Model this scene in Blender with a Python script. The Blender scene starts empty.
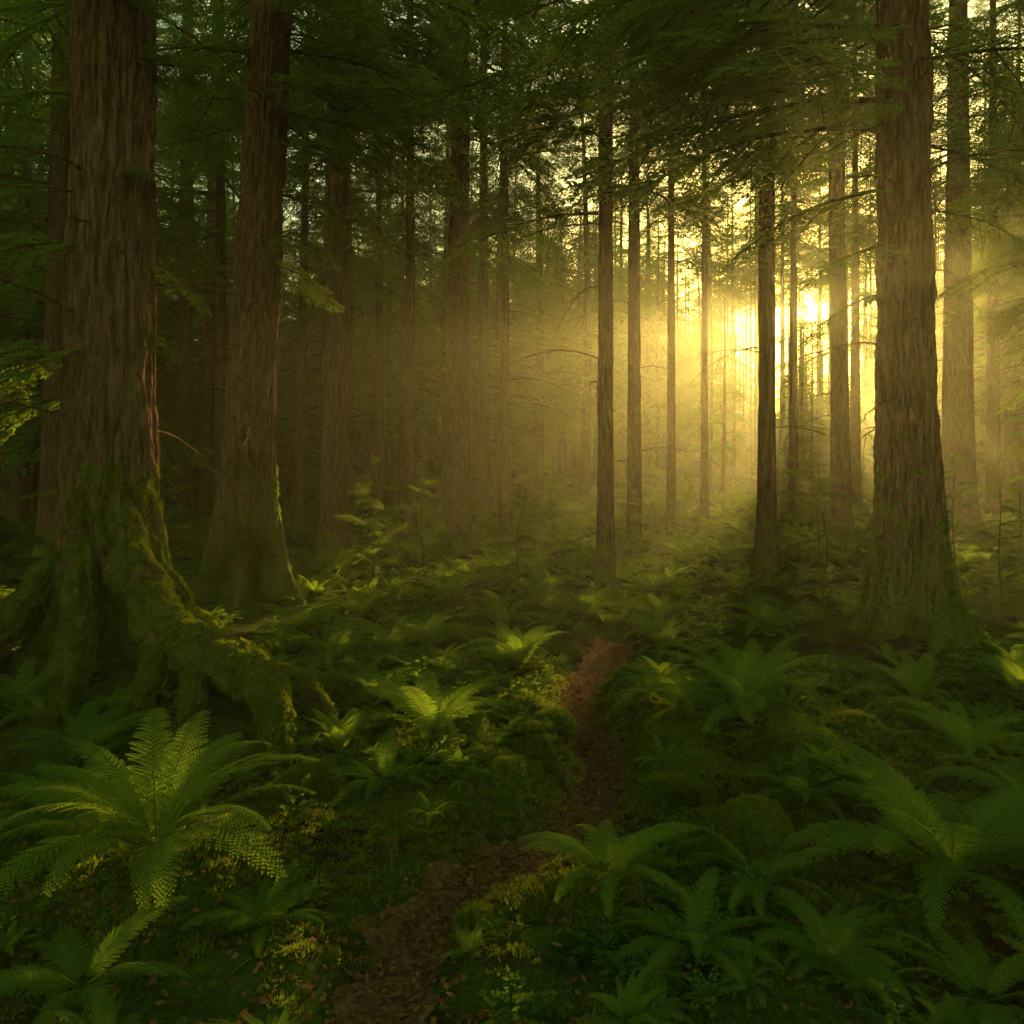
import bpy, math, numpy as np
from mathutils import Vector
R=np.random.RandomState
rad=math.radians
scene=bpy.context.scene
scene.view_settings.view_transform='Standard'
scene.view_settings.look='None'
scene.view_settings.exposure=0

# ------------------------------------------------------------ noise
def _h(i,j,k,s):
    n=(i.astype(np.int64)*374761393+j.astype(np.int64)*668265263+k.astype(np.int64)*1440662683+s*982451653)&0xffffffff
    n=((n^(n>>13))*1274126177)&0xffffffff
    return ((n^(n>>16))&0xffff)/65535.0
def vn(x,y,z=0,s=0):
    x=np.asarray(x,float);y=np.asarray(y,float);z=np.asarray(z,float)
    x,y,z=np.broadcast_arrays(x,y,z)
    i=np.floor(x);j=np.floor(y);k=np.floor(z)
    fx=x-i;fy=y-j;fz=z-k
    fx=fx*fx*(3-2*fx);fy=fy*fy*(3-2*fy);fz=fz*fz*(3-2*fz)
    r=0
    for a in (0,1):
        for b in (0,1):
            for c in (0,1):
                w=(fx if a else 1-fx)*(fy if b else 1-fy)*(fz if c else 1-fz)
                r=r+w*_h(i+a,j+b,k+c,s)
    return r
def fbm(x,y,z=0,s=0,o=4):
    r=0;a=.5;t=0
    for q in range(o):
        r=r+a*vn(x*2**q,y*2**q,np.asarray(z)*2**q,s+q);t+=a;a*=.5
    return r/t

# ------------------------------------------------------------ mesh helpers
def mk_mesh(name,V,F,mats,mi=None,smooth=False):
    me=bpy.data.meshes.new(name)
    V=np.asarray(V,np.float32);F=np.asarray(F,np.int32)
    me.vertices.add(len(V));me.vertices.foreach_set("co",V.ravel())
    me.loops.add(F.size);me.loops.foreach_set("vertex_index",F.ravel())
    me.polygons.add(len(F));me.polygons.foreach_set("loop_start",np.arange(0,F.size,F.shape[1],dtype=np.int32))
    for m in mats: me.materials.append(m)
    if mi is not None: me.polygons.foreach_set("material_index",np.asarray(mi,np.int32))
    if smooth is not False:
        sm=np.ones(len(F),bool) if smooth is True else smooth
        me.polygons.foreach_set("use_smooth",sm)
    me.update(calc_edges=True)
    return me
class Acc:
    def __init__(s): s.V=[];s.F=[];s.M=[];s.n=0
    def add(s,V,F,m=0):
        V=np.asarray(V,float).reshape(-1,3);F=np.asarray(F,int)
        s.V.append(V);s.F.append(F+s.n);s.M.append(np.full(len(F),m));s.n+=len(V)
    def arr(s): return np.concatenate(s.V),np.concatenate(s.F),np.concatenate(s.M)
    def mesh(s,name,mats,smooth_mats=()):
        V,F,M=s.arr();sm=np.isin(M,list(smooth_mats))
        return mk_mesh(name,V,F,mats,M,sm)
def norm(v):
    v=np.asarray(v,float);return v/(np.linalg.norm(v,axis=-1,keepdims=True)+1e-9)
def tube(acc,P,rd,n=6,m=0,nz=0,seed=0):
    P=np.asarray(P,float);rd=np.broadcast_to(rd,(len(P),)).astype(float)
    T=norm(np.gradient(P,axis=0));up=np.array([0,0,1.]) if abs(T[0,2])<.9 else np.array([1.,0,0])
    S=norm(np.cross(T,up));U=norm(np.cross(S,T))
    a=np.linspace(0,2*math.pi,n,endpoint=False)
    dirs=S[:,None]*np.cos(a)[None,:,None]+U[:,None]*np.sin(a)[None,:,None]
    V=P[:,None]+dirs*rd[:,None,None]
    if nz:
        q=(fbm(V[...,0]*6,V[...,1]*6,V[...,2]*6,seed,3)-.5)*1.1
        ar=np.broadcast_to(np.arange(n)[None]/n,V.shape[:2]);le=np.broadcast_to(np.arange(len(P))[:,None]*.12,V.shape[:2])
        rid=np.abs(2*vn(np.cos(ar*6.283)*2.6,np.sin(ar*6.283)*2.6,le,seed+3)-1)
        q=q+(rid-.4)*.45+(fbm(V[...,0]*40,V[...,1]*40,V[...,2]*40,seed+2,3)-.5)*.35
        V=V+dirs*(q*nz)[...,None]
    k=len(P);i=np.arange(k-1)[:,None]*n;j=np.arange(n)[None]
    F=np.stack([i+j,i+(j+1)%n,i+n+(j+1)%n,i+n+j],-1).reshape(-1,4)
    acc.add(V,F,m);return V,dirs
def leaflets(acc,P,D,N,L,W,m=0,mid=.4):
    P=np.asarray(P,float);D=norm(D);S=norm(np.cross(D,N))
    L=np.broadcast_to(L,(len(P),))[:,None];W=np.broadcast_to(W,(len(P),))[:,None]
    V=np.stack([P,P+D*L*mid+S*W*.5,P+D*L,P+D*L*mid-S*W*.5],1)
    acc.add(V,np.arange(len(P)*4).reshape(-1,4),m)
def catmull(pts,n):
    pts=np.asarray(pts,float);p=np.vstack([2*pts[0]-pts[1],pts,2*pts[-1]-pts[-2]])
    out=[]
    for i in range(1,len(p)-2):
        t=np.linspace(0,1,n,endpoint=False)[:,None]
        a,b,c,d=p[i-1],p[i],p[i+1],p[i+2]
        out.append(.5*(2*b+(c-a)*t+(2*a-5*b+4*c-d)*t*t+(3*b-a-3*c+d)*t**3))
    out.append(pts[-1:]);return np.vstack(out)
def add_obj(name,me,parent=None,loc=(0,0,0),rot=(0,0,0),sc=1.0,link=True):
    o=bpy.data.objects.new(name,me);o.location=loc;o.rotation_euler=rot
    o.scale=(sc,)*3 if np.isscalar(sc) else sc
    if link: scene.collection.objects.link(o)
    if parent: o.parent=parent
    return o

# ------------------------------------------------------------ materials
def newmat(name):
    m=bpy.data.materials.new(name);m.use_nodes=True;nt=m.node_tree;nt.nodes.clear()
    out=nt.nodes.new('ShaderNodeOutputMaterial');return m,nt,out
def ramp(nt,fac,stops):
    r=nt.nodes.new('ShaderNodeValToRGB');e=r.color_ramp.elements
    while len(e)<len(stops): e.new(.5)
    for q,(p,c) in zip(e,stops): q.position=p;q.color=(*c,1)
    nt.links.new(fac,r.inputs[0]);return r.outputs[0]
def noise(nt,scale,detail=4,coord=None,rough=.6):
    n=nt.nodes.new('ShaderNodeTexNoise');n.inputs['Scale'].default_value=scale;n.inputs['Detail'].default_value=detail
    n.inputs['Roughness'].default_value=rough
    if coord is not None: nt.links.new(coord,n.inputs['Vector'])
    return n.outputs['Fac']
def mathn(nt,op,a,b=None):
    n=nt.nodes.new('ShaderNodeMath');n.operation=op
    for i,v in enumerate((a,b)):
        if v is None: continue
        if isinstance(v,(int,float)): n.inputs[i].default_value=v
        else: nt.links.new(v,n.inputs[i])
    return n.outputs[0]
def mixc(nt,f,a,b):
    n=nt.nodes.new('ShaderNodeMix');n.data_type='RGBA'
    if isinstance(f,(int,float)): n.inputs[0].default_value=f
    else: nt.links.new(f,n.inputs[0])
    for s,v in ((n.inputs[6],a),(n.inputs[7],b)):
        if isinstance(v,tuple): s.default_value=(*v,1)
        else: nt.links.new(v,s)
    return n.outputs[2]
def leafmat(name,c1,c2,c3,tr,trans=.5):
    m,nt,out=newmat(name);L=nt.links.new
    oi=nt.nodes.new('ShaderNodeObjectInfo');g=nt.nodes.new('ShaderNodeNewGeometry')
    f=mathn(nt,'ADD',mathn(nt,'MULTIPLY',oi.outputs['Random'],.7),.15)
    f=mathn(nt,'ADD',f,mathn(nt,'MULTIPLY',mathn(nt,'SUBTRACT',g.outputs['Random Per Island'],.5),.35))
    col=ramp(nt,f,[(.15,c1),(.5,c2),(.85,c3)])
    p=nt.nodes.new('ShaderNodeBsdfDiffuse');L(col,p.inputs['Color'])
    t=nt.nodes.new('ShaderNodeBsdfTranslucent')
    L(mixc(nt,.65,col,tr),t.inputs['Color'])
    mx=nt.nodes.new('ShaderNodeMixShader');mx.inputs[0].default_value=trans
    L(p.outputs[0],mx.inputs[1]);L(t.outputs[0],mx.inputs[2]);L(mx.outputs[0],out.inputs[0]);return m
M_needle=leafmat('needle_foliage',(.016,.052,.014),(.045,.10,.018),(.10,.155,.022),(.35,.45,.03),.5)
M_far=leafmat('distant_foliage',(.02,.058,.018),(.045,.095,.02),(.085,.14,.025),(.29,.40,.035),.5)
M_fern=leafmat('fern_frond',(.07,.14,.018),(.12,.20,.022),(.17,.24,.025),(.40,.52,.03),.5)
M_herb=leafmat('herb_leaf',(.03,.08,.016),(.065,.13,.02),(.12,.175,.022),(.36,.48,.03),.5)
M_mossb=leafmat('moss_blades',(.07,.10,.01),(.12,.155,.012),(.18,.20,.018),(.38,.42,.03),.4)
M_litter=leafmat('dead_leaf',(.07,.034,.013),(.19,.095,.03),(.34,.19,.055),(.40,.20,.045),.25)
def plain(nt,out,c,hsrc,dist):
    p=nt.nodes.new('ShaderNodeBsdfDiffuse');nt.links.new(c,p.inputs['Color'])
    b=nt.nodes.new('ShaderNodeBump');b.inputs['Strength'].default_value=1.;b.inputs['Distance'].default_value=dist
    nt.links.new(hsrc,b.inputs['Height']);nt.links.new(b.outputs[0],p.inputs['Normal']);nt.links.new(p.outputs[0],out.inputs[0])
def barkmat(name,moss_h,dark=1.0):
    m,nt,out=newmat(name);L=nt.links.new
    tc=nt.nodes.new('ShaderNodeTexCoord');mp=nt.nodes.new('ShaderNodeMapping');mp.inputs['Scale'].default_value=(1,1,.16)
    L(tc.outputs['Object'],mp.inputs[0])
    n1=noise(nt,30,6,mp.outputs[0],.68);n2=noise(nt,3,3,tc.outputs['Object'])
    d=dark
    c=ramp(nt,n1,[(.34,(.035*d,.018*d,.010*d)),(.52,(.17*d,.09*d,.047*d)),(.72,(.32*d,.185*d,.10*d))])
    c=mixc(nt,mathn(nt,'MULTIPLY',n2,.4),c,(.11*d,.072*d,.04*d))
    sx=nt.nodes.new('ShaderNodeSeparateXYZ');L(tc.outputs['Object'],sx.inputs[0])
    nm=noise(nt,5,5,tc.outputs['Object'],.7)
    hm=mathn(nt,'SUBTRACT',1.0,mathn(nt,'DIVIDE',sx.outputs['Z'],moss_h))
    hm=mathn(nt,'MAXIMUM',hm,-.75)
    mm=mathn(nt,'ADD',mathn(nt,'MULTIPLY',hm,.55),mathn(nt,'MULTIPLY',mathn(nt,'SUBTRACT',nm,.5),2.6))
    mr=nt.nodes.new('ShaderNodeMapRange');mr.inputs[1].default_value=.0;mr.inputs[2].default_value=.35
    L(mm,mr.inputs[0])
    mc=ramp(nt,noise(nt,40,4,tc.outputs['Object']),[(.3,(.045,.065,.008)),(.7,(.16,.18,.018))])
    c=mixc(nt,mathn(nt,'MULTIPLY',mr.outputs[0],.9),c,mc)
    plain(nt,out,c,n1,.04);return m
M_bark=barkmat('mossy_bark',1.4)
M_bark2=barkmat('dark_bark',.9,.7)
M_root=barkmat('mossy_root_bark',2.4)
m,nt,out=newmat('forest_soil');M_soil=m
tc=nt.nodes.new('ShaderNodeTexCoord');o_=tc.outputs['Object']
soil=ramp(nt,noise(nt,22,6,o_,.7),[(.3,(.016,.011,.007)),(.5,(.05,.03,.015)),(.7,(.10,.055,.025))])
moss=ramp(nt,noise(nt,35,5,o_,.7),[(.3,(.03,.05,.008)),(.55,(.08,.115,.014)),(.75,(.15,.17,.018))])
mk=nt.nodes.new('ShaderNodeMapRange');mk.inputs[1].default_value=.36;mk.inputs[2].default_value=.50
nt.links.new(noise(nt,1.3,5,o_,.65),mk.inputs[0])
plain(nt,out,mixc(nt,mk.outputs[0],soil,moss),noise(nt,60,5,o_,.75),.03)
m,nt,out=newmat('path_dirt');M_path=m
tc=nt.nodes.new('ShaderNodeTexCoord');o_=tc.outputs['Object']
c=ramp(nt,noise(nt,45,6,o_,.7),[(.3,(.07,.037,.017)),(.5,(.20,.115,.05)),(.72,(.36,.22,.10))])
plain(nt,out,c,noise(nt,70,5,o_,.75),.02)
m,nt,out=newmat('moss');M_moss=m
tc=nt.nodes.new('ShaderNodeTexCoord');o_=tc.outputs['Object']
c=ramp(nt,noise(nt,25,5,o_,.7),[(.3,(.035,.06,.006)),(.55,(.09,.13,.012)),(.75,(.15,.18,.016))])
plain(nt,out,c,noise(nt,40,5,o_,.75),.03)

# ------------------------------------------------------------ terrain
PATH=catmull([(-.55,1.2),(-.42,2.0),(-.40,2.6),(-.27,3.1),(-.03,3.4),(.24,3.65),(.44,4.1),(.54,4.65),(.44,5.3),(.52,6.0),(.80,6.8),(1.0,7.6)],10)
def dpath(x,y):
    x=np.asarray(x,float);y=np.asarray(y,float);d=np.full(np.broadcast(x,y).shape,9.)
    for p in PATH: d=np.minimum(d,np.hypot(x-p[0],y-p[1]))
    return d
HUM=[(-.02,3.85,.17,.14),(.16,4.30,.22,.20),(.08,4.9,.24,.20),(.85,4.0,.22,.14),(.80,5.0,.25,.18),(-.25,4.6,.2,.14),(.95,4.6,.2,.12),(1.5,3.9,.3,.16),
     (-.1,3.05,.16,.07),(-.8,3.4,.3,.1),(.35,3.1,.2,.08),(1.0,3.3,.3,.08),(2.0,4.6,.35,.15),(.1,5.8,.3,.18),(.95,5.9,.3,.16),(.22,5.3,.18,.12),(.75,4.4,.16,.12),(-.35,3.6,.16,.10),(-.3,5.2,.25,.14),
     (-.45,4.2,.35,.16),(1.35,4.55,.4,.20),(1.8,3.2,.4,.14),(-1.4,3.1,.4,.12)]
def height(x,y):
    x=np.asarray(x,float);y=np.asarray(y,float)
    g=lambda cx,cy,a,r:a*np.exp(-((x-cx)**2+(y-cy)**2)/r**2)
    h=.5*(fbm(x/9,y/9,0,3,3)-.5)+.16*(fbm(x/1.6,y/1.6,0,5,3)-.5)
    dist=np.hypot(x,y)
    far=np.clip((dist-14)/40,0,1)
    h=h*(1+far*2.2)+10.0*np.clip((dist-40)/100,0,1)**1.2
    pil=np.abs(2*vn(x/.33,y/.33,0,8)-1)*.07+np.abs(2*vn(x/.14,y/.14,0,9)-1)*.03
    dp=dpath(x,y)
    k=np.clip((dp-.10)/.20,0,1)
    near=np.clip(1-dist/40,0,1)
    h=h+pil*k*near+fbm(x*14,y*14,0,11,3)*.018
    for cx,cy,r,a in HUM: h=h+g(cx,cy,a,r)*k
    h=h-.06*(1-k)
    h=h+g(-3.0,6.0,.30,1.5)+g(-2.0,5.0,.15,.8)+g(3.55,7.1,.22,1.3)+g(-3.1,9.2,.2,1.3)+g(2.6,3.9,.15,1.0)
    return h
Bn=5.6;NX=NY=640
u=np.linspace(-1,1,NX)
gx=1.1*np.sinh(Bn*u)+.2;gy=1.1*np.sinh(Bn*u)+3.4
X,Y=np.meshgrid(gx,gy)
Z=np.concatenate([height(X[i:i+64],Y[i:i+64]) for i in range(0,NY,64)])
V=np.stack([X,Y,Z],-1).reshape(-1,3)
i=np.arange(NY-1)[:,None]*NX;j=np.arange(NX-1)[None]
F=np.stack([i+j,i+j+1,i+NX+j+1,i+NX+j],-1).reshape(-1,4)
add_obj('ground',mk_mesh('ground',V,F,[M_soil],None,True))
def H1(x,y): return float(height(np.array([x]),np.array([y]))[0])
PP=catmull(PATH,4);T=norm(np.gradient(PP,axis=0));Nn=np.stack([T[:,1],-T[:,0]],-1)
w=.15+.09*(vn(np.arange(len(PP))*.13,0,0,2)-.3)
cols=np.linspace(-1,1,15)
XY=PP[:,None]+Nn[:,None]*(w[:,None,None]*cols[None,:,None]*(1+.35*(vn(PP[:,0]*9,PP[:,1]*9,0,4)-.5))[:,None,None])
Zp=height(XY[...,0],XY[...,1])+.006
V=np.concatenate([XY,Zp[...,None]],-1).reshape(-1,3);n=15
i=np.arange(len(PP)-1)[:,None]*n;j=np.arange(n-1)[None]
F=np.stack([i+j,i+j+1,i+n+j+1,i+n+j],-1).reshape(-1,4)
add_obj('dirt_path',mk_mesh('dirt_path',V,F[:, ::-1],[M_path],None,True))

# ------------------------------------------------------------ foliage parts
Zv=np.array([0,0,1.])
def bough_geo(acc,seed,detail=2,xf=None):
    r=R(seed);A=Acc()
    wob=r.uniform(-.05,.05);dr=r.uniform(.14,.34)
    ax=lambda t:np.array([t,wob*math.sin(t*5)+.0*t,.07*math.sin(t*2.4)-dr*t**2.2])
    ts=np.linspace(0,1,8);tube(A,[ax(t) for t in ts],np.linspace(.012,.002,8),4,1)
    step=.06 if detail==2 else .085
    LP=[];LD=[];LN=[];LL=[];LW=[]
    for side in (-1,1):
        t=.1+r.uniform(0,step)
        while t<.99:
            if r.rand()<.85:
                P=ax(t);L2=(min(t/.25,1)**.6*(1-t)**.75*.46+.05)*r.uniform(.6,1.2)
                a=rad(r.uniform(42,62))*side
                f=norm(ax(min(t+.02,1))-ax(t-.02));s=np.array([-f[1],f[0],0])
                d2=norm(f*math.cos(a)+s*math.sin(a)+Zv*r.uniform(-.40,.08))
                sag=r.uniform(.2,1.0)
                q=lambda v:P+d2*v*L2-Zv*sag*(v*L2)**2
                if detail==2: tube(A,[q(0),q(.5),q(1)],[.004,.003,.001],3,1)
                st=(.036 if detail==2 else .055)/L2;v=.1+r.uniform(0,st)
                while v<1.0:
                    p=q(v);sd=norm(np.cross(Zv,d2))
                    for e in (-1,1):
                        b=rad(r.uniform(40,60))*e
                        d3=norm(d2*math.cos(b)+sd*math.sin(b)+Zv*r.uniform(-.25,.12))
                        if detail==2:
                            L3=(.095*(1-v)**.6+.022)*r.uniform(.7,1.1)
                            k=max(2,int(L3/.0165));w3=norm(np.cross(Zv,d3))
                            nrm=norm(Zv+r.uniform(-.35,.35,3))
                            for ii in range(k):
                                pp=p+d3*L3*(ii+.3)/k
                                for ee in (-1,1):
                                    LP.append(pp);LD.append(d3*.65+w3*ee*.75+Zv*r.uniform(-.15,.15));LN.append(nrm);LL.append(.026*r.uniform(.8,1.2));LW.append(.0095)
                            LP.append(p+d3*L3*.8);LD.append(d3);LN.append(nrm);LL.append(.03);LW.append(.009)
                        else:
                            LP.append(p);LD.append(d3+Zv*r.uniform(-.2,.1));LN.append(norm(Zv+r.uniform(-.5,.5,3)));LL.append((.10*(1-v)**.5+.04)*r.uniform(.7,1.2));LW.append(.026*r.uniform(.8,1.3))
                    v+=st*r.uniform(.8,1.2)
            t+=step*r.uniform(.7,1.3)
    leaflets(A,LP,LD,np.array(LN),np.array(LL),np.array(LW),0)
    return A
def src_coll(name,objs):
    c=bpy.data.collections.new(name)
    for o in objs: c.objects.link(o)
    return c
boughs=[add_obj('bough_%d'%k,bough_geo(None,100+k).mesh('bough',[M_needle,M_bark2]),link=False) for k in range(6)]
C_bough=src_coll('bough_variants',boughs)

_ng={}
def nodegroup(coll):
    if coll.name in _ng: return _ng[coll.name]
    ng=bpy.data.node_groups.new('scatter_'+coll.name,'GeometryNodeTree')
    ng.interface.new_socket('Geometry',in_out='INPUT',socket_type='NodeSocketGeometry')
    ng.interface.new_socket('Geometry',in_out='OUTPUT',socket_type='NodeSocketGeometry')
    gi=ng.nodes.new('NodeGroupInput');go=ng.nodes.new('NodeGroupOutput')
    ci=ng.nodes.new('GeometryNodeCollectionInfo');ci.inputs['Collection'].default_value=coll
    ci.inputs['Separate Children'].default_value=True;ci.inputs['Reset Children'].default_value=True
    ip=ng.nodes.new('GeometryNodeInstanceOnPoints');ip.inputs['Pick Instance'].default_value=True
    def na(n,t):
        q=ng.nodes.new('GeometryNodeInputNamedAttribute');q.data_type=t;q.inputs['Name'].default_value=n
        return [s for s in q.outputs if s.enabled and s.name=='Attribute'][0]
    e=ng.nodes.new('FunctionNodeEulerToRotation')
    L=ng.links.new
    L(gi.outputs[0],ip.inputs['Points']);L(ci.outputs[0],ip.inputs['Instance'])
    L(na('idx','INT'),ip.inputs['Instance Index'])
    L(na('rot','FLOAT_VECTOR'),e.inputs[0]);L(e.outputs[0],ip.inputs['Rotation'])
    L(na('scl','FLOAT_VECTOR'),ip.inputs['Scale']);L(ip.outputs[0],go.inputs[0])
    _ng[coll.name]=ng;return ng
def scatter(name,P,Ro,S,coll,seed=0,parent=None,idx=None):
    P=np.asarray(P,np.float32);n=len(P);me=bpy.data.meshes.new(name)
    me.vertices.add(n);me.vertices.foreach_set('co',P.ravel())
    a=me.attributes.new('rot','FLOAT_VECTOR','POINT');a.data.foreach_set('vector',np.asarray(Ro,np.float32).ravel())
    S=np.asarray(S,np.float32)
    if S.ndim==1: S=np.repeat(S[:,None],3,1)
    a=me.attributes.new('scl','FLOAT_VECTOR','POINT');a.data.foreach_set('vector',S.ravel())
    a=me.attributes.new('idx','INT','POINT')
    a.data.foreach_set('value',(R(seed).randint(0,len(coll.objects),n) if idx is None else np.asarray(idx)).astype(np.int32))
    o=add_obj(name,me,parent);md=o.modifiers.new('scatter','NODES');md.node_group=nodegroup(coll);return o
def tuft(seed):
    r=R(seed);n=60;a=r.uniform(0,6.28,n);d=r.rand(n)**.5
    P=np.stack([np.cos(a)*d,np.sin(a)*d,-.1*d],-1);D=np.stack([np.cos(a)*d*.8,np.sin(a)*d*.8,np.ones(n)],-1)+r.uniform(-.35,.35,(n,3))
    A=Acc();leaflets(A,P,D,r.uniform(-1,1,(n,3)),r.uniform(.3,.75,n),.16);return add_obj('moss_tuft_%d'%seed,A.mesh('tuft',[M_mossb]),link=False)
C_moss=src_coll('moss_tuft_variants',[tuft(k) for k in range(3)])
def nrm2rot(D):
    D=norm(D);th=np.arccos(np.clip(D[:,2],-1,1));ph=np.arctan2(D[:,1],D[:,0]);return np.stack([0*th,th,ph],1)

# ------------------------------------------------------------ trees
def trunk_geo(acc,rb,Ht,lean,lobes,seed,nth,zs,relief,rtop=.25):
    th=np.linspace(0,2*math.pi,nth,endpoint=False)
    TH,ZZ=np.meshgrid(th,zs);r=R(seed)
    rr=rb*(1-(1-rtop)*np.clip(ZZ/Ht,0,1))
    rr=rr*(1+.30*np.exp(-np.clip(ZZ,0,9)/.9))
    for (a,wd,am,hh) in lobes:
        da=np.angle(np.exp(1j*(TH-a-.15*np.sin(ZZ*2))))
        rr=rr+am*np.exp(-(da/wd)**2)*np.exp(-np.clip(ZZ+.1,0,9)/hh)
    rr=rr*(1+.06*(fbm(np.cos(TH)*1.5,np.sin(TH)*1.5,ZZ*.5,seed,2)-.5)*2)
    cx,cy=np.cos(TH)*rb,np.sin(TH)*rb
    wx=(fbm(cx*7,cy*7,ZZ*1.6,seed+7,3)-.5)*.09
    f1=np.abs(2*vn((cx+wx)*17,(cy-wx)*17,ZZ*1.2,seed+3)-1)
    f2=np.abs(2*vn((cx+wx)*34,(cy+wx)*34,ZZ*4.5,seed+4)-1)
    f3=fbm(cx*60,cy*60,ZZ*25,seed+5,2)
    rr=rr+relief*(np.minimum(f1**.7,.75)*1.2+f2*.55+f3*.45-.8)
    t=ZZ
    X=lean[0]*t+lean[2]*np.sin(t*.35)+rr*np.cos(TH);Y=lean[1]*t+rr*np.sin(TH)
    V=np.stack([X,Y,ZZ],-1);n=nth
    i=np.arange(len(zs)-1)[:,None]*n;j=np.arange(n)[None]
    F=np.stack([i+j,i+(j+1)%n,i+n+(j+1)%n,i+n+j],-1).reshape(-1,4)
    acc.add(V.reshape(-1,3),F,0);return V,np.stack([np.cos(TH),np.sin(TH),.25+0*TH],-1)
def twig(acc,r,z,az,L,rb,lean,m=0):
    d=np.array([math.cos(az),math.sin(az),0]);p0=np.array([lean[0]*z,lean[1]*z,z])+d*rb*.8
    up=r.uniform(-.1,.35);dr=r.uniform(.2,.6);sd=np.array([-d[1],d[0],0])*r.uniform(-.25,.25)
    f=lambda t:p0+d*L*t+Zv*L*(up*t-dr*t*t)+sd*L*t*t
    ts=np.linspace(0,1,12);tube(acc,[f(t)+r.uniform(-.012,.012,3)*(t>0) for t in ts],np.linspace(.012,.003,12),5,m)
    for q in range(r.randint(1,4)):
        t0=r.uniform(.35,.85);b=f(t0);dd=norm(d+sd*2+np.array([r.uniform(-.8,.8),r.uniform(-.8,.8),r.uniform(-.5,.4)]))*L*r.uniform(.15,.35)
        tube(acc,[b,b+dd*.5,b+dd+Zv*-.03],[.005,.004,.0015],4,m)
def tree(x,y,rb,Ht=26,lean=(0,0,0),lobes=None,seed=0,hero=False,crown=5.,nb=60,blen=2.6,custom=None,ntw=8,extra=None,mat=None,z0=None):
    r=R(seed);A=Acc();base=H1(x,y)-.12 if z0 is None else z0
    if hero: zs=np.concatenate([np.linspace(-.4,7.5,560),np.linspace(8,Ht,40)]);nth=400;rel=.044
    else: zs=np.concatenate([np.linspace(-.3,9,130),np.linspace(9.3,Ht,30)]);nth=64;rel=.022*min(1,rb/.18)
    if lobes is None: lobes=[(r.uniform(0,6.28),r.uniform(.25,.5),rb*r.uniform(.4,1.1),r.uniform(.2,.4)) for _ in range(5)]
    TV,TD=trunk_geo(A,rb,Ht,lean,lobes,seed,nth,zs,rel)
    for q in range(ntw):
        twig(A,r,r.uniform(1.6 if hero else 2,crown+1),r.uniform(0,6.28),r.uniform(.4,1.5)*(1 if hero else .8),rb,lean)
    mp=[];md=[]
    if extra: mp,md=extra(A)
    me=A.mesh('trunk',[mat or (M_bark if hero else M_bark2),M_root],(0,1))
    o=add_obj('conifer_tree',me,loc=(x,y,base))
    if hero:
        sel=zs<1.7;a=TV[sel].reshape(-1,3);b=TD[sel].reshape(-1,3)
        k=r.choice(len(a),9000);a=a[k];b=b[k]
        pm=(fbm(a[:,0]*4,a[:,1]*4,a[:,2]*2.5,seed,3)-.5)*3+.9-a[:,2]*.75
        kk=pm>r.rand(len(pm));a=a[kk][:3600];b=b[kk][:3600]
        mp=[a]+list(mp);md=[b]+list(md);mp=np.concatenate(mp);md=np.concatenate(md)
        scatter('moss',mp,nrm2rot(md+r.uniform(-.3,.3,md.shape)),r.uniform(.014,.034,len(mp)),C_moss,seed,o)
    P=[];Ro=[];S=[]
    for q in range(nb):
        f=(q+r.rand())/nb;z=crown+(Ht-crown-.5)*f
        az=r.uniform(0,6.28);L=(blen*(1-f)**.75*r.uniform(.65,1.15)+.4)
        P.append((lean[0]*z,lean[1]*z,z));Ro.append((r.uniform(-.25,.25),r.uniform(-.05,.30),az));S.append(L)
    for (z,azd,pit,L) in (custom or []):
        P.append((lean[0]*z,lean[1]*z,z));Ro.append((r.uniform(-.3,.3),rad(pit),rad(azd)));S.append(L)
    scatter('boughs',P,Ro,S,C_bough,seed,o)
    return o
def roots1(A):
    mp=[];md=[];r=R(4)
    def rt(pts,rs,sd):
        c=catmull(pts,22);c=c+np.stack([fbm(c[:,0]*4,c[:,1]*4,k*3,sd,2)-.5 for k in range(3)],-1)*.07
        rr=np.interp(np.linspace(0,1,len(c)),np.linspace(0,1,len(rs)),rs);V,D=tube(A,c,rr,64,1,.11,sd)
        V=V.reshape(-1,3);D=D.reshape(-1,3);k=r.choice(len(V),int(1500*len(pts)/5));k=k[D[k,2]>-.5];mp.append(V[k]);md.append(D[k])
    rt([(.12,-.15,1.45),(.36,-.36,.80),(.66,-.66,.44),(1.0,-.98,.28),(1.4,-1.25,.22),(1.68,-1.5,.12),(1.80,-1.72,-.2)],[.06,.14,.16,.15,.12,.10,.05],1)
    rt([(.0,-.3,1.2),(.12,-.55,.5),(.28,-1.0,.14),(.45,-1.5,-.12)],[.05,.11,.12,.05],2)
    rt([(.8,-.8,.32),(1.2,-.9,.24),(1.6,-.8,.06),(2.0,-.75,-.2)],[.07,.09,.07,.04],3)
    rt([(1.1,-1.05,.22),(1.2,-1.35,.08),(1.25,-1.75,-.2)],[.07,.07,.04],4)
    rt([(1.45,-1.3,.22),(1.75,-1.25,.10),(2.05,-1.3,-.15)],[.07,.07,.04],6)
    rt([(.75,-.75,.30),(.85,-1.1,.12),(.8,-1.5,-.12)],[.08,.07,.04],7)
    rt([(-.1,-.2,.9),(-.4,-.6,.3),(-.7,-1.0,0),(-1.0,-1.3,-.3)],[.07,.12,.09,.05],5)
    rt([(.2,-.05,1.1),(.55,-.15,.45),(.95,-.3,.14),(1.5,-.2,-.15)],[.06,.12,.10,.05],8)
    return mp,md
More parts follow.
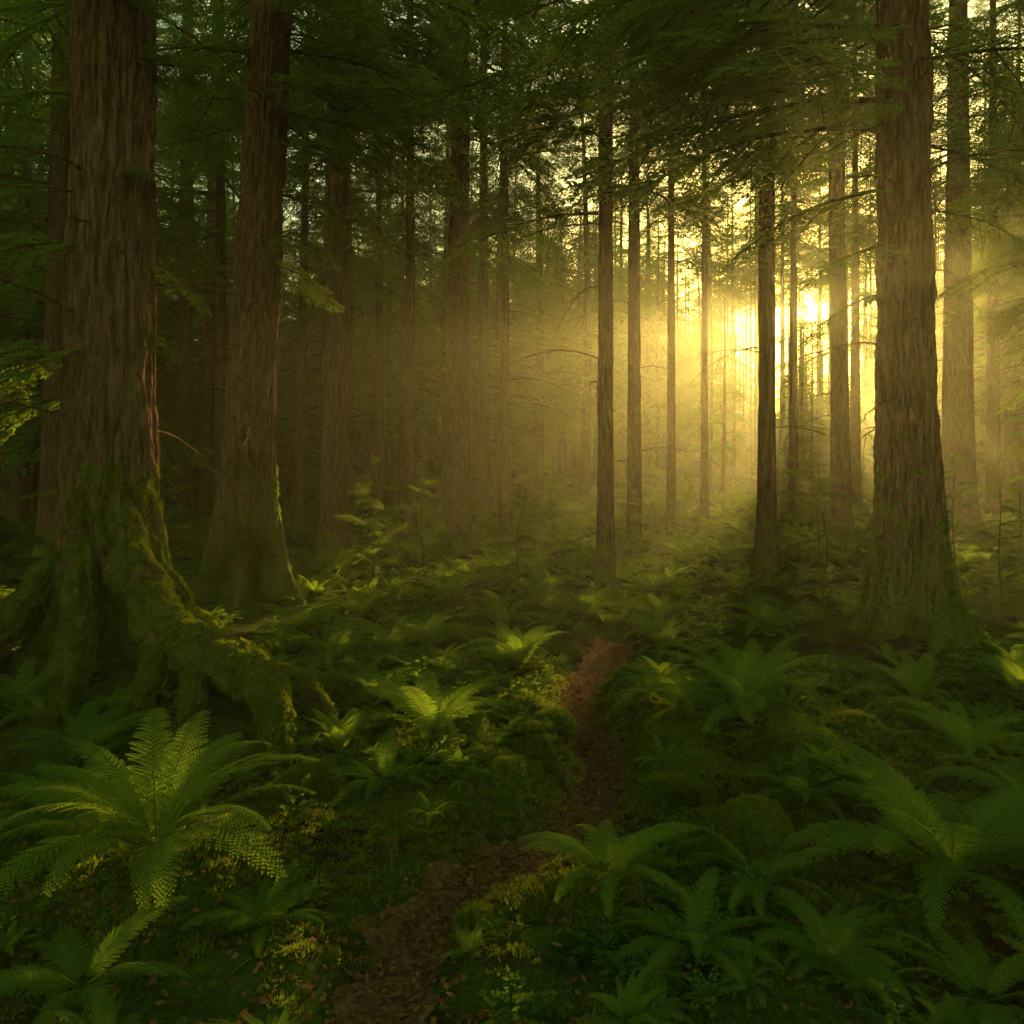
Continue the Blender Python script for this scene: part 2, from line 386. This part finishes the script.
tree(-3.03,5.95,.305,28,(.012,0,0),[(-.7,.35,.40,.80),(-1.35,.30,.30,.6),(-2.2,.35,.34,.5),(.2,.3,.28,.5),(2.2,.5,.25,.4),(-.25,.22,.14,1.5),(-1.75,.2,.12,.9)],11,True,7.0,38,3.0,
   custom=[(4.4,10,-5,.95),(3.6,-25,10,.8),(3.0,25,15,.75),(2.5,-10,18,.6),(4.8,-60,5,1.4),(5.3,-20,0,1.5),(4.2,190,8,1.6),(3.1,200,14,1.7),(2.3,215,18,1.7),(2.0,175,15,1.5),(5.0,150,5,2.0),(5.5,240,0,2.2),(5.9,20,5,2.0),(6.2,-50,2,2.6)],ntw=12,extra=roots1)
tree(-3.06,9.0,.26,28,(.05,0,0),[(-.4,.3,.50,.65),(-1.4,.3,.30,.55),(-2.7,.35,.42,.55),(.9,.4,.3,.4),(-.1,.25,.25,.9)],12,True,6.5,40,3.2,
   custom=[(5.2,-10,10,2.1),(5.8,-25,5,2.4),(6.3,5,12,2.6),(4.7,15,14,1.7),(6.8,-15,4,3.0),(6.0,30,14,2.4),(4.2,-30,16,1.2),(3.9,20,18,1.0),(6.6,-60,5,2.6),(5.5,170,10,1.6),(6.2,200,5,2.0),(5.6,-2,16,2.4)],ntw=18)
tree(3.57,7.15,.24,27,(-.012,0,0),[(-.15,.35,.55,.42),(-1.3,.4,.32,.5),(-2.6,.35,.42,.55),(1.5,.5,.3,.4),(3.0,.3,.32,.7),(-.7,.25,.2,.7)],13,True,6.3,40,3.2,
   custom=[(4.6,185,6,2.5),(4.9,168,4,3.0),(5.3,200,0,2.9),(5.6,150,6,3.2),(5.8,190,4,3.4),(4.1,172,12,1.7),(3.6,195,16,1.1),(3.2,150,15,1.0),(5.0,215,3,2.4),(6.1,225,3,3.2),(4.5,10,8,1.6),(5.2,-20,5,2.0),(5.5,30,4,2.2),(3.9,-5,12,1.2),(6.1,165,4,3.5)],ntw=20)
mids=[(-1.2,17,.29,.01,9),(1.14,9.7,.10,0,4.8),(3.87,12.1,.135,0,6.5),(7.0,16.9,.20,-.015,8),(11.2,20,.40,0,8),(-3.05,13.5,.22,.015,7),
 (-9.1,22,.25,.01,7),(2.3,15,.135,0,8),(-.18,20,.135,0,8),(-.85,24,.18,0,8),(-2.3,18,.135,0,7),(-10,26,.22,.02,7),(-12.4,20,.2,.02,5),
 (4.4,22,.125,0,9),(5.8,24,.12,0,9),(9.2,26,.14,0,9),(-5.9,22,.14,.02,7),(-4,24,.14,0,7),(14.5,24,.2,0,6),(9.6,14.2,.2,0,5),(-7.5,13,.2,.02,5),(-6.4,17.5,.13,.0,6),(12.5,29,.2,0,6)]
for k,(x,y,rb,ln,cr) in enumerate(mids):
    r=R(50+k);tree(x,y,rb,r.uniform(18,24),(ln,0,0),None,200+k,False,cr,int(36+14*(y<18)),2.0+rb*4,ntw=7)

# ---- distant forest mass
def lowtree(seed,kind='n'):
    r=R(seed);A=Acc()
    Ht={'n':r.uniform(19,24),'y':r.uniform(5,8),'t':r.uniform(26,28),'s':r.uniform(11,14)}[kind]
    cs={'n':r.uniform(2.5,6),'y':.3,'t':r.uniform(15,16.5),'s':3.0}[kind]
    nb={'n':90,'y':50,'t':60,'s':28}[kind];bl={'n':3.6,'y':2.0,'t':3.4,'s':2.3}[kind]
    zs=np.linspace(-1,Ht,24);wob=r.uniform(-.2,.2)*(kind!='y');rb={'n':.2,'y':.07,'t':.2,'s':.11}[kind]*r.uniform(.8,1.3)
    tube(A,[(wob*math.sin(z*.2),0,z) for z in zs],np.linspace(rb,.03,24),9,1)
    bs=[bough_geo(None,seed*7+k,1).arr() for k in range(4)]
    for q in range(nb):
        f=(q+r.rand())/nb;z=cs+(Ht-cs)*f**1.1;V,F,M=bs[r.randint(4)]
        L=bl*(1-f)**.7*r.uniform(.6,1.15)+.4;az=r.uniform(0,6.28);pt=r.uniform(-.05,.35);rl=r.uniform(-.3,.3)
        V=V*L;c,s=math.cos(rl),math.sin(rl);V=np.stack([V[:,0],V[:,1]*c-V[:,2]*s,V[:,1]*s+V[:,2]*c],1)
        c,s=math.cos(pt),math.sin(pt);V=np.stack([V[:,0]*c+V[:,2]*s,V[:,1],-V[:,0]*s+V[:,2]*c],1)
        c,s=math.cos(az),math.sin(az);V=np.stack([V[:,0]*c-V[:,1]*s,V[:,0]*s+V[:,1]*c,V[:,2]+z],1)
        A.V.append(V);A.F.append(F+A.n);A.M.append(M);A.n+=len(V)
    return add_obj('far_tree_%d'%seed,A.mesh('far_tree',[M_far,M_bark2],(1,)),link=False)
C_far=src_coll('far_tree_variants',[lowtree(s) for s in (31,32,33,34,35)]+[lowtree(s,'y') for s in (36,37,38)]+[lowtree(s,'t') for s in (39,40)]+[lowtree(s,'s') for s in (41,42)])
r=R(77);P=[];Ro=[];S=[];ID=[]
placed=[(a[0],a[1]) for a in mids]
tries=0
while len(P)<380 and tries<30000:
    tries+=1
    y=r.uniform(17,105);x=r.uniform(-1,1)*(y*.85+10)
    c=x-.362*y;cor=abs(c+1.)
    idd=r.randint(5);s=r.uniform(.8,1.15)
    if cor<8.5 and y>15:
        if y<50 or r.rand()<.3: continue
        idd=8+r.randint(2);s=r.uniform(.95,1.1)*(.75+.25*y/80)
    if y<30 and r.rand()>.45: continue
    if any((x-a)**2+(y-b)**2<2.4**2 for a,b in placed): continue
    placed.append((x,y))
    P.append((x,y,0));Ro.append((0,0,r.uniform(0,6.28)));S.append(s);ID.append(idd)
for k in range(95):
    y=r.uniform(45,108);c=r.uniform(-26,-9.5) if k<65 else r.uniform(8,20);x=c+.362*y
    P.append((x,y,0));Ro.append((0,0,r.uniform(0,6.28)));S.append(r.uniform(.85,1.15));ID.append(r.randint(5))
for k in range(360):
    y=r.uniform(36,125);x=r.uniform(-1,1)*(y*.85+8);c=x-.362*y
    s=r.uniform(.6,1.3)
    if k<95: y=r.uniform(55,122);x=.362*y-1+r.uniform(-9,9);c=-1;
    if abs(c+1.)<6.5: s=r.uniform(.7,1.1)*y/100
    P.append((x,y,0));Ro.append((0,0,r.uniform(0,6.28)));S.append(s);ID.append(5+r.randint(3))
for x,y,s in [(8.2,31,.75),(11.9,34,.8),(10.2,41,.9),(16.5,44,.85),(19.2,47,.9),(13.6,49,.95),(20.8,54,1.),(17.0,58,1.05),(22.0,60,1.05),(24.5,66,1.15),(28,78,1.3),(15.4,62,1.1),
              (19,72,1.1),(31,84,1.2),(25,88,1.25),(33,95,1.3),(36,92,1.3),(22.5,80,1.15),(29.5,100,1.35),(27,70,1.0),(38,104,1.35)]:
    P.append((x,y,0));Ro.append((0,0,r.uniform(0,6.28)));S.append(s);ID.append(10+r.randint(2))
P=np.array(P);P[:,2]=height(P[:,0],P[:,1])-.1
scatter('distant_trees',P,Ro,S,C_far,5,None,ID)

# ------------------------------------------------------------ ferns
def frond(A,r,az,L,e0,e1,npin=29,npn=11,mk=0):
    n=40;t=np.linspace(0,1,n);el=e0-(e0-e1)*t**1.25
    ds=L/(n-1);curl=r.uniform(-.5,.5)
    azs=az+curl*t**2*.6
    D=np.stack([np.cos(el)*np.cos(azs),np.cos(el)*np.sin(azs),np.sin(el)],-1)
    P=np.concatenate([np.zeros((1,3)),np.cumsum(D[:-1]*ds,0)])
    S=np.stack([-np.sin(azs),np.cos(azs),np.zeros(n)],-1)
    roll=r.uniform(-.35,.35);U=np.cross(D,S);S=norm(S*math.cos(roll)+U*math.sin(roll));U=norm(np.cross(D,S))
    tube(A,P,np.linspace(.0035,.001,n),4,1)
    LP=[];LD=[];LN=[];LL=[];LW=[]
    for k in range(npin):
        f=.14+.85*(k/npin)**.95
        pl=L*.19*min(1,(f-.06)/.25)**.7*(1-f)**.62*r.uniform(.9,1.08)+.006
        for e in (-1,1):
            x=min(f*(n-1)+(e>0)*.35,n-1.001);i=int(x);w=x-i
            b=P[i]*(1-w)+P[i+1]*w;d=D[i];s=S[i]*e;uu=U[i]*(1 if U[i][2]>0 else -1)
            an=rad(68-20*f+r.uniform(-5,5))
            pd=norm(d*math.cos(an)+s*math.sin(an)+uu*r.uniform(-.02,.14))
            ps=norm(np.cross(uu,pd))
            m=max(3,int(npn*pl/(L*.14)))
            m=min(m,14)
            for q in range(m):
                v=(q+.35)/m
                wl=L*.021*(1-v)**.5*(.4+.6*min(1,pl/(L*.12)))+.001
                dr=-uu*pl*.28*v*v
                for g in (-1,1):
                    LP.append(b+pd*pl*v+dr);LD.append(ps*g+pd*.45-uu*.15);LN.append(uu+r.uniform(-.1,.1,3));LL.append(wl);LW.append(pl/m*1.0)
            LP.append(b+pd*pl*.85-uu*pl*.2);LD.append(pd-uu*.4);LN.append(uu);LL.append(pl*.2);LW.append(.004)
    leaflets(A,LP,LD,np.array(LN),np.array(LL),np.array(LW),0,.5)
def fern_mesh(seed,nf=15,e0r=(50,82),e1r=(-45,0)):
    r=R(seed);A=Acc()
    for k in range(nf):
        az=2*math.pi*(k+r.uniform(-.35,.35))/nf*1.0
        lo=r.rand()
        frond(A,r,az,r.uniform(.75,1.08),rad(e0r[0]+(e0r[1]-e0r[0])*lo),rad(e1r[0]+(e1r[1]-e1r[0])*lo))
    return A.mesh('fern_mesh',[M_fern,M_herb])
FM=[fern_mesh(1,22,(40,80)),fern_mesh(2,17,(40,75)),fern_mesh(3,12,(30,62),(-50,-15)),fern_mesh(4,19,(38,76),(-40,-5))]
def fern(x,y,s,v,rz=0,dz=0,tilt=(0,0)):
    add_obj('fern',FM[v],loc=(x,y,H1(x,y)+.01+dz),rot=(tilt[0],tilt[1],rz),sc=s)
for q in [(-1.36,3.05,.80,0,.4),(-.42,4.20,.64,1,1),(1.33,4.50,.74,3,2),(1.68,3.05,.76,0,2.6),(.36,3.0,.42,2,.3),(-1.38,6.1,.68,1,2.2),(.05,5.7,.52,3,.9),
          (-1.35,2.5,.40,2,1.1),(1.5,2.55,.38,2,3.1),(-.62,3.9,.38,2,2),(.62,2.75,.36,2,1.4),(-1.0,6.6,.5,3,4),(-.72,7.0,.55,0,1.7),(2.45,4.3,.55,1,.5),(2.75,5.4,.55,3,2.2),
          (-1.9,7.1,.55,0,3.3),(1.0,5.5,.42,1,1.1),(1.75,5.7,.5,0,.2),(-2.2,4.1,.5,3,.8),(-2.9,4.7,.5,1,2.8),(-.9,5.2,.45,3,5.1),(3.6,5.6,.55,1,.3),(-2.0,3.6,.45,1,4.2),(.0,6.6,.45,2,.4),(-.1,7.8,.5,0,.9),
          (2.2,3.0,.5,1,4.4),(2.35,3.6,.55,2,.1),(1.3,6.9,.5,3,3.6),(-1.6,8.2,.6,1,2.9),(2.4,7.5,.6,0,2.1),(1.6,8.4,.6,1,.6),(-.7,9.2,.6,3,2.3),(4.4,6.3,.6,0,1.9),(-4.4,6.4,.6,1,.4),
          (1.05,2.65,.34,1,5.1),(-.85,2.75,.30,1,2.2),(1.35,3.7,.36,2,4.4),(-.95,4.4,.36,3,1.3),(.75,8.3,.6,0,5.2),(.3,9.0,.6,3,.2),(-.55,6.1,.42,1,3.0),(.98,4.7,.45,1,.7),(-1.75,3.2,.5,3,5.5),(.95,3.05,.36,2,2.9)]:
    fern(*q)

# ------------------------------------------------------------ undergrowth variants
def herb(seed):
    r=R(seed);A=Acc();LP=[];LD=[];LN=[];LL=[];LW=[]
    for k in range(r.randint(8,12)):
        az=r.uniform(0,6.28);L=r.uniform(.5,1.0);e0=rad(r.uniform(45,85));e1=rad(r.uniform(-30,20))
        pts=[np.zeros(3)];n=12
        for q in range(n):
            e=e0+(e1-e0)*q/n;pts.append(pts[-1]+np.array([math.cos(e)*math.cos(az),math.cos(e)*math.sin(az),math.sin(e)])*L/n)
        tube(A,pts,np.linspace(.008,.003,n+1),3,1)
        s=np.array([-math.sin(az),math.cos(az),0])
        for q in range(4,n+1):
            f=norm(pts[q]-pts[q-1])
            for e in (-1,1):
                LP.append(pts[q]);LD.append(f*.5+s*e+Zv*r.uniform(-.3,.2));LN.append(Zv+r.uniform(-.5,.5,3));LL.append(r.uniform(.13,.22)*(1.15-q/n*.5));LW.append(r.uniform(.06,.10))
        LP.append(pts[-1]);LD.append(f);LN.append(Zv);LL.append(.17);LW.append(.08)
    leaflets(A,LP,LD,np.array(LN),np.array(LL),np.array(LW),0,.45)
    return add_obj('herb_%d'%seed,A.mesh('herb',[M_herb,M_bark2]),link=False)
def spray(seed):
    r=R(seed);A=Acc()
    for k in range(5):
        V,F,M=bough_geo(None,seed*5+k,1).arr()
        az=r.uniform(0,6.28);pt=-r.uniform(.25,.9);V=V*r.uniform(.6,1.)
        c,s=math.cos(pt),math.sin(pt);V=np.stack([V[:,0]*c+V[:,2]*s,V[:,1],-V[:,0]*s+V[:,2]*c],1)
        c,s=math.cos(az),math.sin(az);V=np.stack([V[:,0]*c-V[:,1]*s,V[:,0]*s+V[:,1]*c,V[:,2]],1)
        A.V.append(V);A.F.append(F+A.n);A.M.append(M);A.n+=len(V)
    return add_obj('spray_%d'%seed,A.mesh('spray',[M_herb,M_bark2]),link=False)
minif=[add_obj('small_fern_%d'%k,FM[k],link=False) for k in (1,2,3)]
C_und=src_coll('undergrowth_variants',[herb(1),herb(2),herb(3),herb(4),spray(5),spray(6)]+minif)
TR=[(-3.03,5.95,.6),(-3.06,9,.5),(3.57,7.15,.5),(-2.3,5.2,.35),(-1.6,4.7,.3)]
def field(n,y0,y1,seed,smin,smax,hw=1.0,pw=1.0,padd=3,clearp=.28,dens=None):
    r=R(seed);y=y0+(y1-y0)*r.rand(n)**pw;x=r.uniform(-1,1,n)*(y*.72*hw+padd)
    k=dpath(x,y)>clearp*(1+r.rand(n)*.6)
    for a,b,c in TR: k&=np.hypot(x-a,y-b)>c
    if dens is not None: k&=dens(x,y)>r.rand(n)
    x=x[k];y=y[k];m=len(x)
    z=np.concatenate([height(q1,q2) for q1,q2 in zip(np.array_split(x,8),np.array_split(y,8))])
    return np.stack([x,y,z],-1),np.stack([r.uniform(-.25,.25,m),r.uniform(-.25,.25,m),r.uniform(0,6.28,m)],-1),r.uniform(smin,smax,m)
clump=lambda x,y:np.clip((fbm(x/1.1,y/1.1,0,21,3)-.36)*4,.12,1)
a=field(3200,2.2,6.5,1,.07,.20,1.1,.9,1.0,.20,clump)
b=field(3000,5,16,2,.18,.40,1.05,.8,3,.28,clump)
c=field(2500,14,45,3,.5,1.0,1.1,.9,5)
d=field(600,40,100,4,1.2,2.2,1.1,1,5)
e=[np.concatenate(q) for q in zip(a,b,c,d)]
scatter('undergrowth',e[0],e[1],e[2],C_und,9)

# ---- saplings
def sapling(x,y,Hs,seed,lean=0):
    r=R(seed);A=Acc();n=16;zs=np.linspace(-.05,1,n);pts=[(lean*z*z*Hs+.02*math.sin(z*9),.02*math.cos(z*7),z*Hs) for z in zs]
    tube(A,pts,np.linspace(.012,.003,n)*(.6+Hs*.3),6,0)
    o=add_obj('conifer_sapling',A.mesh('stem',[M_bark2],(0,)),loc=(x,y,H1(x,y)))
    P=[];Ro=[];S=[];nb=int(15*Hs)
    for q in range(nb):
        f=.12+.88*(q+r.rand())/nb;P.append((lean*f*f*Hs,0,f*Hs));Ro.append((r.uniform(-.4,.4),r.uniform(-.6,.25),r.uniform(0,6.28)));S.append((.42*(1-f)+.14)*Hs**.6*r.uniform(.6,1.3))
    scatter('sapling_boughs',P,Ro,S,C_bough,seed,o)
for q in [(-1.75,10.0,1.7,1),(0.05,10.5,1.3,2,.1),(-3.7,4.9,1.6,3),(-4.3,5.6,1.9,4),(-1.4,12.4,1.6,5),(2.0,13.5,1.4,7),(5.0,13,1.9,8),(6.1,11,2.0,9),(-4.8,11,2.2,10),(-5.8,9,2.2,11),(4.9,8.0,1.5,12),(0.9,18,2.2,14),(-3.8,17,2.6,15),(7.9,21,3.2,17),(-7.7,16,3,18),(8.3,13,2.3,19)]:
    sapling(*q)
A=Acc();rr=R(5)
pts=catmull([(0,0,-.1),(-.03,0,.35),(.02,.02,.7),(-.05,0,1.05)],6);tube(A,pts,np.linspace(.012,.004,len(pts)),6,0)
for q in (7,11,15): tube(A,[pts[q],pts[q]+np.array([rr.uniform(-.15,.15),.03,.14]),pts[q]+np.array([rr.uniform(-.25,.25),.05,.3])],[.005,.003,.001],4,0)
add_obj('bare_sapling',A.mesh('bare_sapling',[M_bark2],(0,)),loc=(3.0,7.6,H1(3.0,7.6)))

# ------------------------------------------------------------ moss rocks, tufts, litter
mossd=lambda x,y:np.clip((fbm(x/.7,y/.7,0,31,3)-.40)*6,.05,1)
a=field(14000,2.2,6.2,41,.016,.040,1.0,.75,.6,.10,mossd)
r=R(8);hp=[]
for cx,cy,rd_,am in HUM:
    n=420;an=r.uniform(0,6.28,n);dd=r.rand(n)**.5*rd_*1.5;hp.append(np.stack([cx+np.cos(an)*dd,cy+np.sin(an)*dd],-1))
hp=np.concatenate(hp);hp=hp[dpath(hp[:,0],hp[:,1])>.13];hz=height(hp[:,0],hp[:,1])
e0=np.concatenate([a[0],np.concatenate([hp,hz[:,None]],1)]);m=len(hp)
e1=np.concatenate([a[1],np.stack([r.uniform(-.3,.3,m),r.uniform(-.3,.3,m),r.uniform(0,6,m)],1)]);e2=np.concatenate([a[2],r.uniform(.018,.04,m)])
scatter('moss_carpet',e0,e1,e2,C_moss,3)
import bmesh
def rock(x,y,sx,sy,sz,seed):
    bm=bmesh.new();bmesh.ops.create_icosphere(bm,subdivisions=6,radius=1);me=bpy.data.meshes.new('rock');bm.to_mesh(me);bm.free()
    n=len(me.vertices);V=np.empty(n*3);me.vertices.foreach_get('co',V);V=V.reshape(-1,3);D=V.copy()
    V=D*(1+.6*(fbm(D[:,0]*1.6+9,D[:,1]*1.6+9,D[:,2]*1.6+9,seed,3)-.5)+.16*(fbm(D[:,0]*6+9,D[:,1]*6+9,D[:,2]*6+9,seed+4,3)-.5))[:,None]*np.array([sx,sy,sz])
    me.vertices.foreach_set('co',V.ravel());me.materials.append(M_moss);me.polygons.foreach_set('use_smooth',np.ones(len(me.polygons),bool));me.update()
    o=add_obj('mossy_rock',me,loc=(x,y,H1(x,y)-sz*.05),rot=(0,0,seed))
    r=R(seed);k=r.choice(n,1700);k=k[D[k,2]>-.2]
    scatter('moss_tufts',V[k]*.99,nrm2rot(D[k]+r.uniform(-.4,.4,(len(k),3))),r.uniform(.012,.03,len(k)),C_moss,seed,o)
for q in [(1.0,3.35,.24,.18,.19,1),(1.55,4.15,.24,.18,.13,2),(-.12,4.05,.15,.12,.09,3),(.22,4.75,.17,.14,.10,4),(2.45,4.9,.28,.22,.18,5),(.82,3.85,.15,.12,.08,6),(-1.0,3.9,.2,.16,.14,7),(-.12,2.9,.10,.08,.045,8)]: rock(*q)
def litter(name,n,xy,seed,s0,s1):
    r=R(seed);x,y=xy;z=height(x,y)+.012+r.rand(n)*.012
    A=Acc();az=r.uniform(0,6.28,n);D=np.stack([np.cos(az),np.sin(az),r.uniform(-.45,.45,n)],-1)
    leaflets(A,np.stack([x,y,z],-1),D,np.array([0,0,1.])+r.uniform(-.7,.7,(n,3)),r.uniform(s0,s1,n),r.uniform(s0,s1,n)*.55,0,.45)
    add_obj(name,A.mesh(name,[M_litter]))
r=R(3)
i=r.randint(0,len(PP),5000);px=PP[i,0]+r.normal(0,.13,5000);py=PP[i,1]+r.normal(0,.13,5000)
yy=2.2+4.5*r.rand(4000)**1.3;xx=r.uniform(-1,1,4000)*(yy*.75+.4)
litter('leaf_litter',9000,(np.concatenate([px,xx]),np.concatenate([py,yy])),3,.018,.045)
A=Acc()
for k in range(160):
    y=r.uniform(2.3,6.5);x=r.uniform(-.75,.75)*y;a=r.uniform(0,6.28);l=r.uniform(.08,.35);d=np.array([math.cos(a),math.sin(a)])*l
    pts=[(x+d[0]*t+r.normal(0,.006),y+d[1]*t+r.normal(0,.006),H1(x+d[0]*t,y+d[1]*t)+.015) for t in (0,.33,.66,1)]
    tube(A,pts,[.004,.0035,.003,.0015],5,0)
add_obj('fallen_twigs',A.mesh('fallen_twigs',[M_bark2],(0,)))

# ------------------------------------------------------------ mist
m,nt,out=newmat('mist');v=nt.nodes.new('ShaderNodeVolumeScatter')
v.inputs['Color'].default_value=(.97,.86,.42,1);v.inputs['Density'].default_value=.0029;v.inputs['Anisotropy'].default_value=.73
nt.links.new(v.outputs[0],out.inputs['Volume'])
x0,x1,y0,y1,z0,z1=-50,60,-4,62,-3,11
V=[(a,b,c) for a in (x0,x1) for b in (y0,y1) for c in (z0,z1)]
F=[(0,1,3,2),(4,6,7,5),(0,4,5,1),(2,3,7,6),(0,2,6,4),(1,5,7,3)]
add_obj('morning_mist',mk_mesh('mist',V,F,[m]))

# ------------------------------------------------------------ light
EL=10.5;AZ=20.0
w=bpy.data.worlds.new("World");scene.world=w;w.use_nodes=True;nt=w.node_tree
bg=nt.nodes['Background'];sk=nt.nodes.new('ShaderNodeTexSky');sk.sky_type='NISHITA';sk.sun_disc=False
sk.sun_elevation=rad(EL);sk.sun_rotation=rad(AZ);sk.air_density=1.6;sk.dust_density=2.0
mx=nt.nodes.new('ShaderNodeMix');mx.data_type='RGBA';mx.blend_type='MULTIPLY';mx.inputs[0].default_value=1
nt.links.new(sk.outputs[0],mx.inputs[6]);mx.inputs[7].default_value=(.95,1,.55,1)
nt.links.new(mx.outputs[2],bg.inputs[0]);bg.inputs[1].default_value=.25
sd=bpy.data.lights.new('sun','SUN');sd.energy=16;sd.angle=rad(.5);sd.color=(1,.71,.28)
so=bpy.data.objects.new('sun',sd);scene.collection.objects.link(so)
dr=Vector((math.sin(rad(AZ))*math.cos(rad(EL)),math.cos(rad(AZ))*math.cos(rad(EL)),math.sin(rad(EL))))
so.rotation_euler=dr.to_track_quat('Z','Y').to_euler()
cam=bpy.data.cameras.new('camera');co=bpy.data.objects.new('camera',cam);scene.collection.objects.link(co)
co.location=(0,0,1.7+H1(0,3)*.3);co.rotation_euler=(rad(90),0,0);cam.lens=28;cam.sensor_width=36;cam.shift_y=-.041
cam.clip_start=.05;cam.clip_end=600
scene.camera=co
